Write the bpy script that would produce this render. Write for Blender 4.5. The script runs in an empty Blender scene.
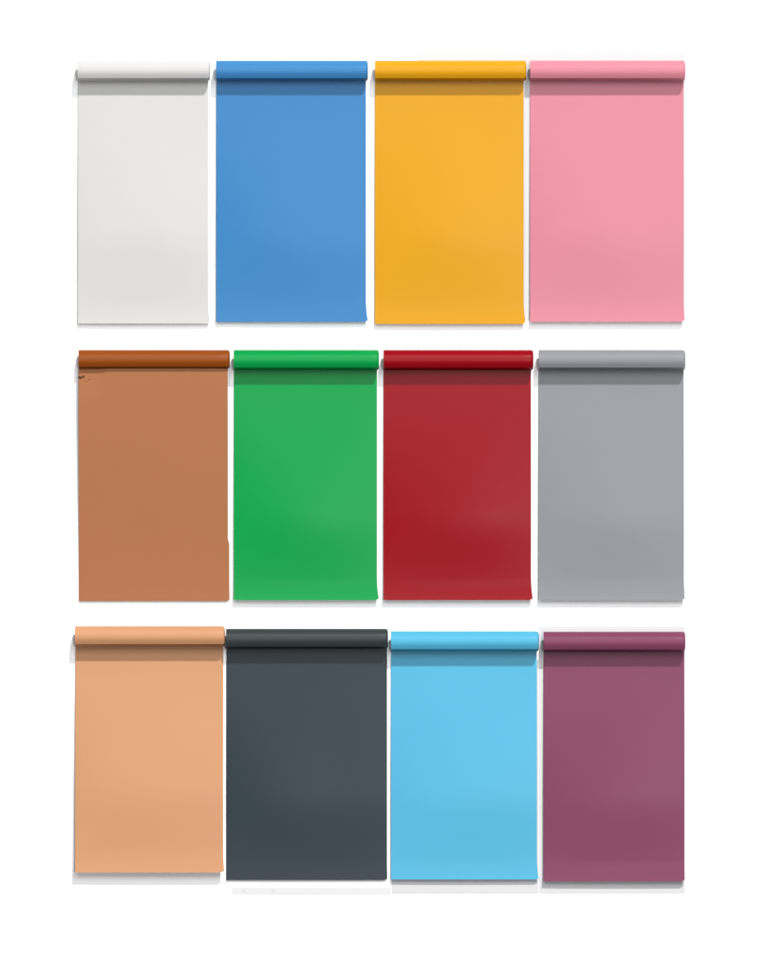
import bpy, bmesh, math, random
from mathutils import Vector

random.seed(4)
PX = 0.002                      # one picture unit is two millimetres on the wall
ZC = 1.45                       # height of the chart's centre above the floor
scene = bpy.context.scene
COL = scene.collection


def X(x): return (x - 390.0) * PX
def Z(y): return ZC + (480.0 - y) * PX
def lin(c):
    c /= 255.0
    return c / 12.92 if c <= 0.04045 else ((c + 0.055) / 1.055) ** 2.4
def smooth(a, b, x):
    t = max(0.0, min(1.0, (x - a) / (b - a)))     # a > b runs downhill
    return t * t * (3 - 2 * t)


# ------------------------------------------------------------------ materials
def material(name, rgb, rough=0.5, spec=0.3, grain=0.03, bump=0.05, scale=700.0):
    m = bpy.data.materials.new(name)
    m.use_nodes = True
    nt = m.node_tree
    b = nt.nodes['Principled BSDF']
    tc = nt.nodes.new('ShaderNodeTexCoord')
    n1 = nt.nodes.new('ShaderNodeTexNoise')
    n1.inputs['Scale'].default_value = scale
    n1.inputs['Detail'].default_value = 3.0
    nt.links.new(tc.outputs['Object'], n1.inputs['Vector'])
    n2 = nt.nodes.new('ShaderNodeTexNoise')
    n2.inputs['Scale'].default_value = 9.0
    n2.inputs['Detail'].default_value = 2.0
    nt.links.new(tc.outputs['Object'], n2.inputs['Vector'])
    add = nt.nodes.new('ShaderNodeMath'); add.operation = 'ADD'
    nt.links.new(n1.outputs['Fac'], add.inputs[0])
    nt.links.new(n2.outputs['Fac'], add.inputs[1])
    mr = nt.nodes.new('ShaderNodeMapRange')
    mr.inputs['From Min'].default_value = 0.6
    mr.inputs['From Max'].default_value = 1.4
    mr.inputs['To Min'].default_value = 1.0 - grain
    mr.inputs['To Max'].default_value = 1.0 + grain
    nt.links.new(add.outputs[0], mr.inputs['Value'])
    vm = nt.nodes.new('ShaderNodeVectorMath'); vm.operation = 'SCALE'
    vm.inputs[0].default_value = rgb
    nt.links.new(mr.outputs['Result'], vm.inputs['Scale'])
    nt.links.new(vm.outputs['Vector'], b.inputs['Base Color'])
    b.inputs['Roughness'].default_value = rough
    b.inputs['Specular IOR Level'].default_value = spec
    if bump:
        bp = nt.nodes.new('ShaderNodeBump')
        bp.inputs['Strength'].default_value = bump
        bp.inputs['Distance'].default_value = 0.0005
        nt.links.new(n1.outputs['Fac'], bp.inputs['Height'])
        nt.links.new(bp.outputs['Normal'], b.inputs['Normal'])
    return m


# ------------------------------------------------------------------ helpers
def link(name, bm, mat, parent=None, smooth_shade=True):
    me = bpy.data.meshes.new(name)
    bmesh.ops.recalc_face_normals(bm, faces=bm.faces)
    bm.to_mesh(me); bm.free()
    for p in me.polygons:
        p.use_smooth = smooth_shade
    me.materials.append(mat)
    o = bpy.data.objects.new(name, me)
    COL.objects.link(o)
    if parent:
        o.parent = parent
    return o


def box(bm, x0, x1, y0, y1, z0, z1, bevel=0.0):
    v = [bm.verts.new((x, y, z)) for x in (x0, x1) for y in (y0, y1) for z in (z0, z1)]
    fs = [(0, 1, 3, 2), (4, 6, 7, 5), (0, 4, 5, 1), (2, 3, 7, 6), (0, 2, 6, 4), (1, 5, 7, 3)]
    for f in fs:
        bm.faces.new([v[i] for i in f])
    if bevel:
        bmesh.ops.recalc_face_normals(bm, faces=bm.faces)
        bmesh.ops.bevel(bm, geom=list(bm.edges), offset=bevel, segments=2, affect='EDGES', profile=0.5)


def roll_shape(a):
    """Outline of a wound roll: round, its lower front shaped into facets that shade as a dark line."""
    y, z = -math.cos(a), math.sin(a)          # y is towards the viewer when negative
    best = 1.0
    if z < -0.4 and -y > 0.0:
        c, s = -y, z
        # facet between the round front and a lower lip, then an underside angled to stay dark
        p0, p1, p2 = (0.906, -0.423), (0.74, -0.735), (0.0, -1.0)
        for (ax, az), (bx, bz) in ((p0, p1), (p1, p2)):
            ex, ez = bx - ax, bz - az
            den = c * ez - s * ex
            if abs(den) > 1e-9:
                t = (ax * ez - az * ex) / den
                px, pz = t * c, t * s
                if min(az, bz) - 1e-6 <= pz <= max(az, bz) + 1e-6:
                    best = t
    return best


LIP = math.atan2(-0.735, 0.74)           # direction of the lip
ANGLES = sorted([2 * math.pi * k / 72 for k in range(72)] + [LIP % (2 * math.pi)])


def lathe(bm, profile, closed, full):
    """profile: (x, radius) pairs, swept round the X axis; rings wider than `full` take the roll's outline."""
    rings = []
    seg = len(ANGLES)
    for x, r in profile:
        ring = []
        for a in ANGLES:
            k = roll_shape(a) if r >= full else 1.0
            ring.append(bm.verts.new((x, -r * k * math.cos(a), r * k * math.sin(a))))
        rings.append(ring)
    n = len(rings)
    for i in range(n if closed else n - 1):
        a, b = rings[i], rings[(i + 1) % n]
        for k in range(seg):
            bm.faces.new((a[k], a[(k + 1) % seg], b[(k + 1) % seg], b[k]))


# ------------------------------------------------------------------ setting
wall_mat = material('white_paint', (0.95, 0.95, 0.95), 0.9, 0.0, 0.004, 0.02, 300)
bm = bmesh.new()
box(bm, -6, 6, 0.0, 0.12, 0.0, 3.6)
w = link('wall', bm, wall_mat, None, False)
w['kind'] = 'structure'

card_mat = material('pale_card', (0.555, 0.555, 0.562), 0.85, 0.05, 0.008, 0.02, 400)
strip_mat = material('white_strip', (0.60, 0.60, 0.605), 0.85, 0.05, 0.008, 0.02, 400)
dot_mat = material('grey_dot', (0.55, 0.55, 0.56), 0.8, 0.05, 0.01, 0.0)


def card(x0, x1, y0, y1, label, dots=(), th=0.5, mat=None):
    root = bpy.data.objects.new('backing_card', None)
    COL.objects.link(root)
    root.location = (X((x0 + x1) / 2), 0, Z(y1))
    root['label'] = label; root['category'] = 'card'
    root['group'] = 'pale backing cards on the white wall'
    bm = bmesh.new()
    box(bm, X(x0) - root.location.x, X(x1) - root.location.x, -th * PX, -0.0001, 0, (y1 - y0) * PX)
    link('board', bm, mat or card_mat, root, False)
    for dx, dy in dots:
        bm = bmesh.new()
        bmesh.ops.create_circle(bm, cap_ends=True, radius=2.0 * PX, segments=20)
        bmesh.ops.rotate(bm, verts=bm.verts, cent=(0, 0, 0), matrix=__import__('mathutils').Matrix.Rotation(math.pi / 2, 3, 'X'))
        g = bmesh.ops.extrude_face_region(bm, geom=list(bm.faces))
        bmesh.ops.translate(bm, verts=[e for e in g['geom'] if isinstance(e, bmesh.types.BMVert)], vec=(0, -0.2 * PX, 0))
        bmesh.ops.translate(bm, verts=bm.verts, vec=(X(dx) - root.location.x, -th * PX - 0.00002, Z(dy) - root.location.z))
        link('spot', bm, dot_mat, root, False)
    return root


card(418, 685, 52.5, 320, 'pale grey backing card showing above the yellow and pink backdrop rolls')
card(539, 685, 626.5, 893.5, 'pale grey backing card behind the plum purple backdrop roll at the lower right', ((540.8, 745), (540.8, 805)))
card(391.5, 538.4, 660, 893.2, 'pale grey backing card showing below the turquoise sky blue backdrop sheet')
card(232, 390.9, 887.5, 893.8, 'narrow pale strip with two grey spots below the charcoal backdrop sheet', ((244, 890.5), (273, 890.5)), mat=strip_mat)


# ------------------------------------------------------------------ backdrop rolls
CEN = {}


def build_roll(spec):
    (name, lab, x0, xs, xr, top, bot, rgb, opt) = spec
    R = opt.get('R', 10.2)
    d0 = opt.get('d0', 2.5)               # how far the sheet hangs off the wall
    yc = top + R
    dc = opt.get('dc', d0 + 0.45 + R)     # roll centre distance from the wall
    lift, reach = opt.get('lift', 2.0), opt.get('reach', 22.0)
    bulge = opt.get('bulge', 6.0)
    flare = opt.get('flare', 2.0)
    if opt.get('front'):
        d0 = opt['front']
    sheet_m = material(name + '_vinyl', rgb, opt.get('rough', 0.34), opt.get('spec', 0.065), 0.012, 0.06)
    roll_m = sheet_m if 'roll_rgb' not in opt else material(name + '_vinyl_roll', opt['roll_rgb'], 0.40, 0.10, 0.03, 0.06)

    root = bpy.data.objects.new('backdrop_roll', None)
    COL.objects.link(root)
    root.location = (X((x0 + xr) / 2), 0.0, Z(bot))
    root['label'] = lab
    root['category'] = 'backdrop'
    root['group'] = 'colour backdrop rolls hung in rows on the white wall'
    ox, oz = root.location.x, root.location.z

    # --- the wound roll: outer skin, slightly telescoped right end, open core hole
    bm = bmesh.new()
    b = opt.get('bulge_end', 1.0)
    L = xr - x0
    core = 3.6
    prof = [(0.0, R - 0.2), (0.25, R)]
    prof += [(L * k / 12.0, R) for k in range(1, 12)]
    prof += [(L - 2.6 * b, R), (L - 1.6 * b, R - 0.12), (L - 0.9 * b, R - 0.5), (L - 0.35 * b, R - 1.2), (L - 0.05, R - 2.4), (L, R - 3.4)]
    r = R - 3.6
    while r > core + 0.7:                 # the windings as shallow rings
        prof += [(L - 0.35, r), (L - 0.05, r - 0.25), (L - 0.05, r - 0.55)]
        r -= 0.8
    prof += [(L - 0.2, core), (L - 14, core), (14, core), (0.2, core)]
    r = core + 0.5
    while r < R - 0.8:
        prof += [(0.0, r), (0.0, r + 0.4), (0.3, r + 0.55)]
        r += 0.8
    prof = [(x * PX, rr * PX) for x, rr in prof]
    lathe(bm, prof, True, (R - 3.0) * PX)
    bmesh.ops.translate(bm, verts=bm.verts, vec=(X(x0) - ox, -dc * PX, Z(yc) - oz))
    ro = link('roll', bm, roll_m, root)
    try:
        bpy.context.view_layer.objects.active = ro
        ro.data.set_sharp_from_angle(angle=math.radians(35))
    except Exception:
        pass

    # --- the hanging sheet: a thin bowed grid that lifts off the wall towards its hem
    NU, NV = 44, 90
    th = 0.45
    y_top = yc if not opt.get('front') else yc + opt.get('tuck', 5.0)
    H = bot - y_top
    W = xs - x0
    bm = bmesh.new()

    def point(i, j):
        u = i / NU
        v = j / NV
        v = v * 0.6 + (1 - (1 - v) ** 2) * 0.4          # denser near the hem
        y = y_top + v * H
        x = x0 + u * W
        fb = bot - y
        e = max(0.0, 1 - fb / 24.0)
        x += flare * e * e * smooth(0.55, 1.0, u)       # hem corner kicks out
        if opt.get('step') and y > opt['step']:
            x += 1.4 * smooth(opt['step'], opt['step'] + 2.5, y) * smooth(0.9, 1.0, u)
        d = d0
        k = max(0.0, 1 - fb / reach)
        d += lift * k * k
        # the sheet leans off the wall towards its hem and bows out softly,
        # the crest of the bow slanting from upper right to lower left
        s = smooth(0.05, 0.45, v) * smooth(1.0, 0.6, v)
        d += opt.get('lean', 2.8) * max(0.0, v - 0.16) / 0.84
        uc = 0.60 - 0.34 * (v - 0.5) + opt.get('shift', 0.0)
        f = 1 - ((u - uc) / (uc + 0.06 if u < uc else 0.80)) ** 2
        d += bulge * max(0.0, f) * smooth(0.08, 0.72, v) * (1 - 0.92 * smooth(0.62, 1.0, v))
        d += 0.35 * math.sin(u * 7.0 + x0) * math.sin(v * 5.0 + x0 * 0.3) * s * opt.get('wave', 1.0)
        d = max(d, d0 * 0.9) if not opt.get('front') else d
        if opt.get('front'):
            d -= opt.get('back', 0.0) * smooth(0.0, 1.0, v)
            d -= 1.6 * (1 - smooth(0.12, 0.22, u)) * (1 - smooth(0.02, 0.16, v))
        # rounded lower right corner
        c = max(0.0, (u - (1 - 3.0 / W)) / (3.0 / W))
        if fb < 3:
            y -= 1.6 * c * c * (1 - fb / 3)
        return x, y, d

    front, back = [], []
    for j in range(NV + 1):
        fr, bk = [], []
        for i in range(NU + 1):
            x, y, d = point(i, j)
            fr.append(bm.verts.new((X(x) - ox, -(d + th) * PX, Z(y) - oz)))
            bk.append(bm.verts.new((X(x) - ox, -d * PX, Z(y) - oz)))
        front.append(fr); back.append(bk)
    for j in range(NV):
        for i in range(NU):
            bm.faces.new((front[j][i], front[j + 1][i], front[j + 1][i + 1], front[j][i + 1]))
            bm.faces.new((back[j][i], back[j][i + 1], back[j + 1][i + 1], back[j + 1][i]))
    for j in range(NV):
        bm.faces.new((front[j][0], back[j][0], back[j + 1][0], front[j + 1][0]))
        bm.faces.new((front[j][NU], front[j + 1][NU], back[j + 1][NU], back[j][NU]))
    for i in range(NU):
        bm.faces.new((front[0][i], front[0][i + 1], back[0][i + 1], back[0][i]))
        bm.faces.new((front[NV][i], back[NV][i], back[NV][i + 1], front[NV][i + 1]))
    so = link('sheet', bm, sheet_m, root)
    try:
        so.data.set_sharp_from_angle(angle=math.radians(40))
    except Exception:
        pass

    if opt.get('specks'):
        bm = bmesh.new()
        rnd = random.Random(2)
        for sx, sy, sr in opt['specks']:
            d = d0 - 1.5 + th + 0.12
            ring = []
            for k in range(9):
                a = 2 * math.pi * k / 9
                rr = sr * rnd.uniform(0.55, 1.2)
                ring.append((sx + rr * math.cos(a) * 1.2, sy + rr * math.sin(a)))
            fr = [bm.verts.new((X(px) - ox, -(d + 0.9) * PX, Z(py) - oz)) for px, py in ring]
            bk = [bm.verts.new((X(px) - ox, -(d - 1.0) * PX, Z(py) - oz)) for px, py in ring]
            bm.faces.new(fr); bm.faces.new(list(reversed(bk)))
            for k in range(9):
                bm.faces.new((fr[k], bk[k], bk[(k + 1) % 9], fr[(k + 1) % 9]))
        link('scuff_mark', bm, material('dark_scuff', (0.07, 0.025, 0.012), 0.7, 0.1, 0.05, 0), root, False)
    return root


# base colours of the vinyls
ALBEDO = {
    'white': (0.4735, 0.4689, 0.4580),
    'blue': (0.0376, 0.1688, 0.3738),
    'yellow': (0.5337, 0.2529, 0.0074),
    'pink': (0.5107, 0.1797, 0.2248),
    'brown': (0.3163, 0.1287, 0.0582),
    'green': (0.0030, 0.2472, 0.0501),
    'red': (0.2284, 0.0030, 0.0073),
    'grey': (0.2054, 0.2122, 0.2289),
    'peach': (0.4798, 0.2420, 0.1236),
    'charcoal': (0.0270, 0.0389, 0.0471),
    'sky': (0.0713, 0.3423, 0.5094),
    'plum': (0.1728, 0.0437, 0.0910),
    'brown_roll': (0.222, 0.050, 0.004),
    'charcoal_roll': (0.030, 0.039, 0.041),
}

ROLLS = [
 ('white', 'white backdrop roll with its sheet hanging, left of the blue one in the top row', 78, 208.3, 210.2, 61, 323.6, ALBEDO['white'], dict(lift=1.0, lean=1.6)),
 ('blue', 'bright medium blue backdrop roll between the white and the yellow ones', 216.3, 366, 368, 61, 322, ALBEDO['blue'], dict(lift=1.0, lean=2.0)),
 ('yellow', 'golden yellow backdrop roll between the blue and the pink ones', 375, 523.6, 526, 61, 324, ALBEDO['yellow'], dict(lift=1.2, lean=2.4, d0=2.6)),
 ('pink', 'light pink backdrop roll at the right end of the top row', 530, 683.5, 685, 61, 321.8, ALBEDO['pink'], dict(lift=2.0, d0=2.6, flare=1.0)),
 ('brown', 'light brown backdrop sheet under a darker rust brown roll', 79, 228, 230, 350, 601, ALBEDO['brown'],
    dict(R=9.6, front=11.8, dc=10.6, tuck=6.0, back=9.8, lift=0.4, lean=0.0, bulge=0.3, spec=0.05, rough=0.8, flare=0.3, step=540, wave=0.2,
         roll_rgb=ALBEDO['brown_roll'], specks=((80.2, 377.5, 1.5), (83.8, 376.7, 1.1), (90, 379.2, 0.5), (86.5, 381, 0.4)))),
 ('green', 'bright green backdrop roll between the brown and the red ones', 234, 377, 379, 350, 600, ALBEDO['green'], dict(lift=2.0)),
 ('red', 'dark red backdrop roll between the green and the grey ones', 383.5, 531, 533.2, 350, 600, ALBEDO['red'], dict(lift=2.2)),
 ('grey', 'mid grey backdrop roll at the right end of the middle row', 538.5, 683.8, 685, 350, 600, ALBEDO['grey'], dict(lift=2.0, flare=1.0)),
 ('peach', 'peach orange backdrop roll left of the charcoal one, with a wide shadow under its sheet', 75.5, 223.3, 225, 626, 872, ALBEDO['peach'], dict(lift=1.5, reach=24.0, lean=8.5, flare=1.2)),
 ('charcoal', 'charcoal grey backdrop roll, the darkest on the wall', 226.3, 387, 388, 628.5, 880, ALBEDO['charcoal'], dict(d0=1.2, lift=0.3, lean=0.6, bulge=4.5, flare=0.4, roll_rgb=ALBEDO['charcoal_roll'])),
 ('sky', 'turquoise sky blue backdrop roll between the charcoal and the plum ones', 391, 536.8, 538.6, 631, 879.3, ALBEDO['sky'], dict(lift=1.0, lean=1.8, d0=2.6)),
 ('plum', 'plum purple backdrop roll at the right end of the bottom row', 543.5, 684.3, 685, 631.5, 881, ALBEDO['plum'], dict(lift=2.0, d0=2.6, flare=0.3)),
]
for s in ROLLS:
    build_roll(s)

# ------------------------------------------------------------------ lamps
def area(name, loc, target, size_x, size_y, watts, shape='RECTANGLE', color=(1, 1, 1)):
    ld = bpy.data.lights.new(name, 'AREA')
    ld.shape = shape
    ld.size = size_x
    if shape in ('RECTANGLE', 'ELLIPSE'):
        ld.size_y = size_y
    ld.energy = watts
    ld.color = color
    o = bpy.data.objects.new(name, ld)
    COL.objects.link(o)
    o.location = loc
    o.rotation_euler = (Vector(target) - Vector(loc)).to_track_quat('-Z', 'Y').to_euler()
    return o

c = Vector((0, 0, ZC))
kd = Vector((0.27, -1.0, 0.97)).normalized()
area('key_lamp', c + kd * 40, c, 2.2, 2.2, 16900, 'DISK', (1.0, 0.985, 0.965))
fd = Vector((0.03, -1.0, 0.40)).normalized()
area('softbox_lamp', c + fd * 11, c, 7.5, 4.4, 690, 'RECTANGLE', (0.97, 0.985, 1.0))
rd = Vector((0.115, -1.0, 0.0)).normalized()
area('added_sheen_lamp', c + rd * 38, c, 2.4, 2.4, 4600, 'DISK', (1.0, 1.0, 1.0))  # added frontal lamp, gives the sheets their sheen and lightens the shadows

world = bpy.data.worlds.new('World')
scene.world = world
world.use_nodes = True
world.node_tree.nodes['Background'].inputs['Color'].default_value = (1, 1, 1, 1)
world.node_tree.nodes['Background'].inputs['Strength'].default_value = 0.04

# ------------------------------------------------------------------ camera
cd = bpy.data.cameras.new('camera')
cam = bpy.data.objects.new('camera', cd)
COL.objects.link(cam)
D = 24.0
cam.location = (0, -D, ZC)
cam.rotation_euler = (math.pi / 2, 0, 0)
cd.sensor_width = 36.0
cd.lens = 36.0 * D / (960 * PX)
cd.clip_end = 200
scene.camera = cam

scene.view_settings.view_transform = 'Standard'
scene.view_settings.look = 'None'
scene.view_settings.exposure = 0.0
scene.view_settings.gamma = 1.0
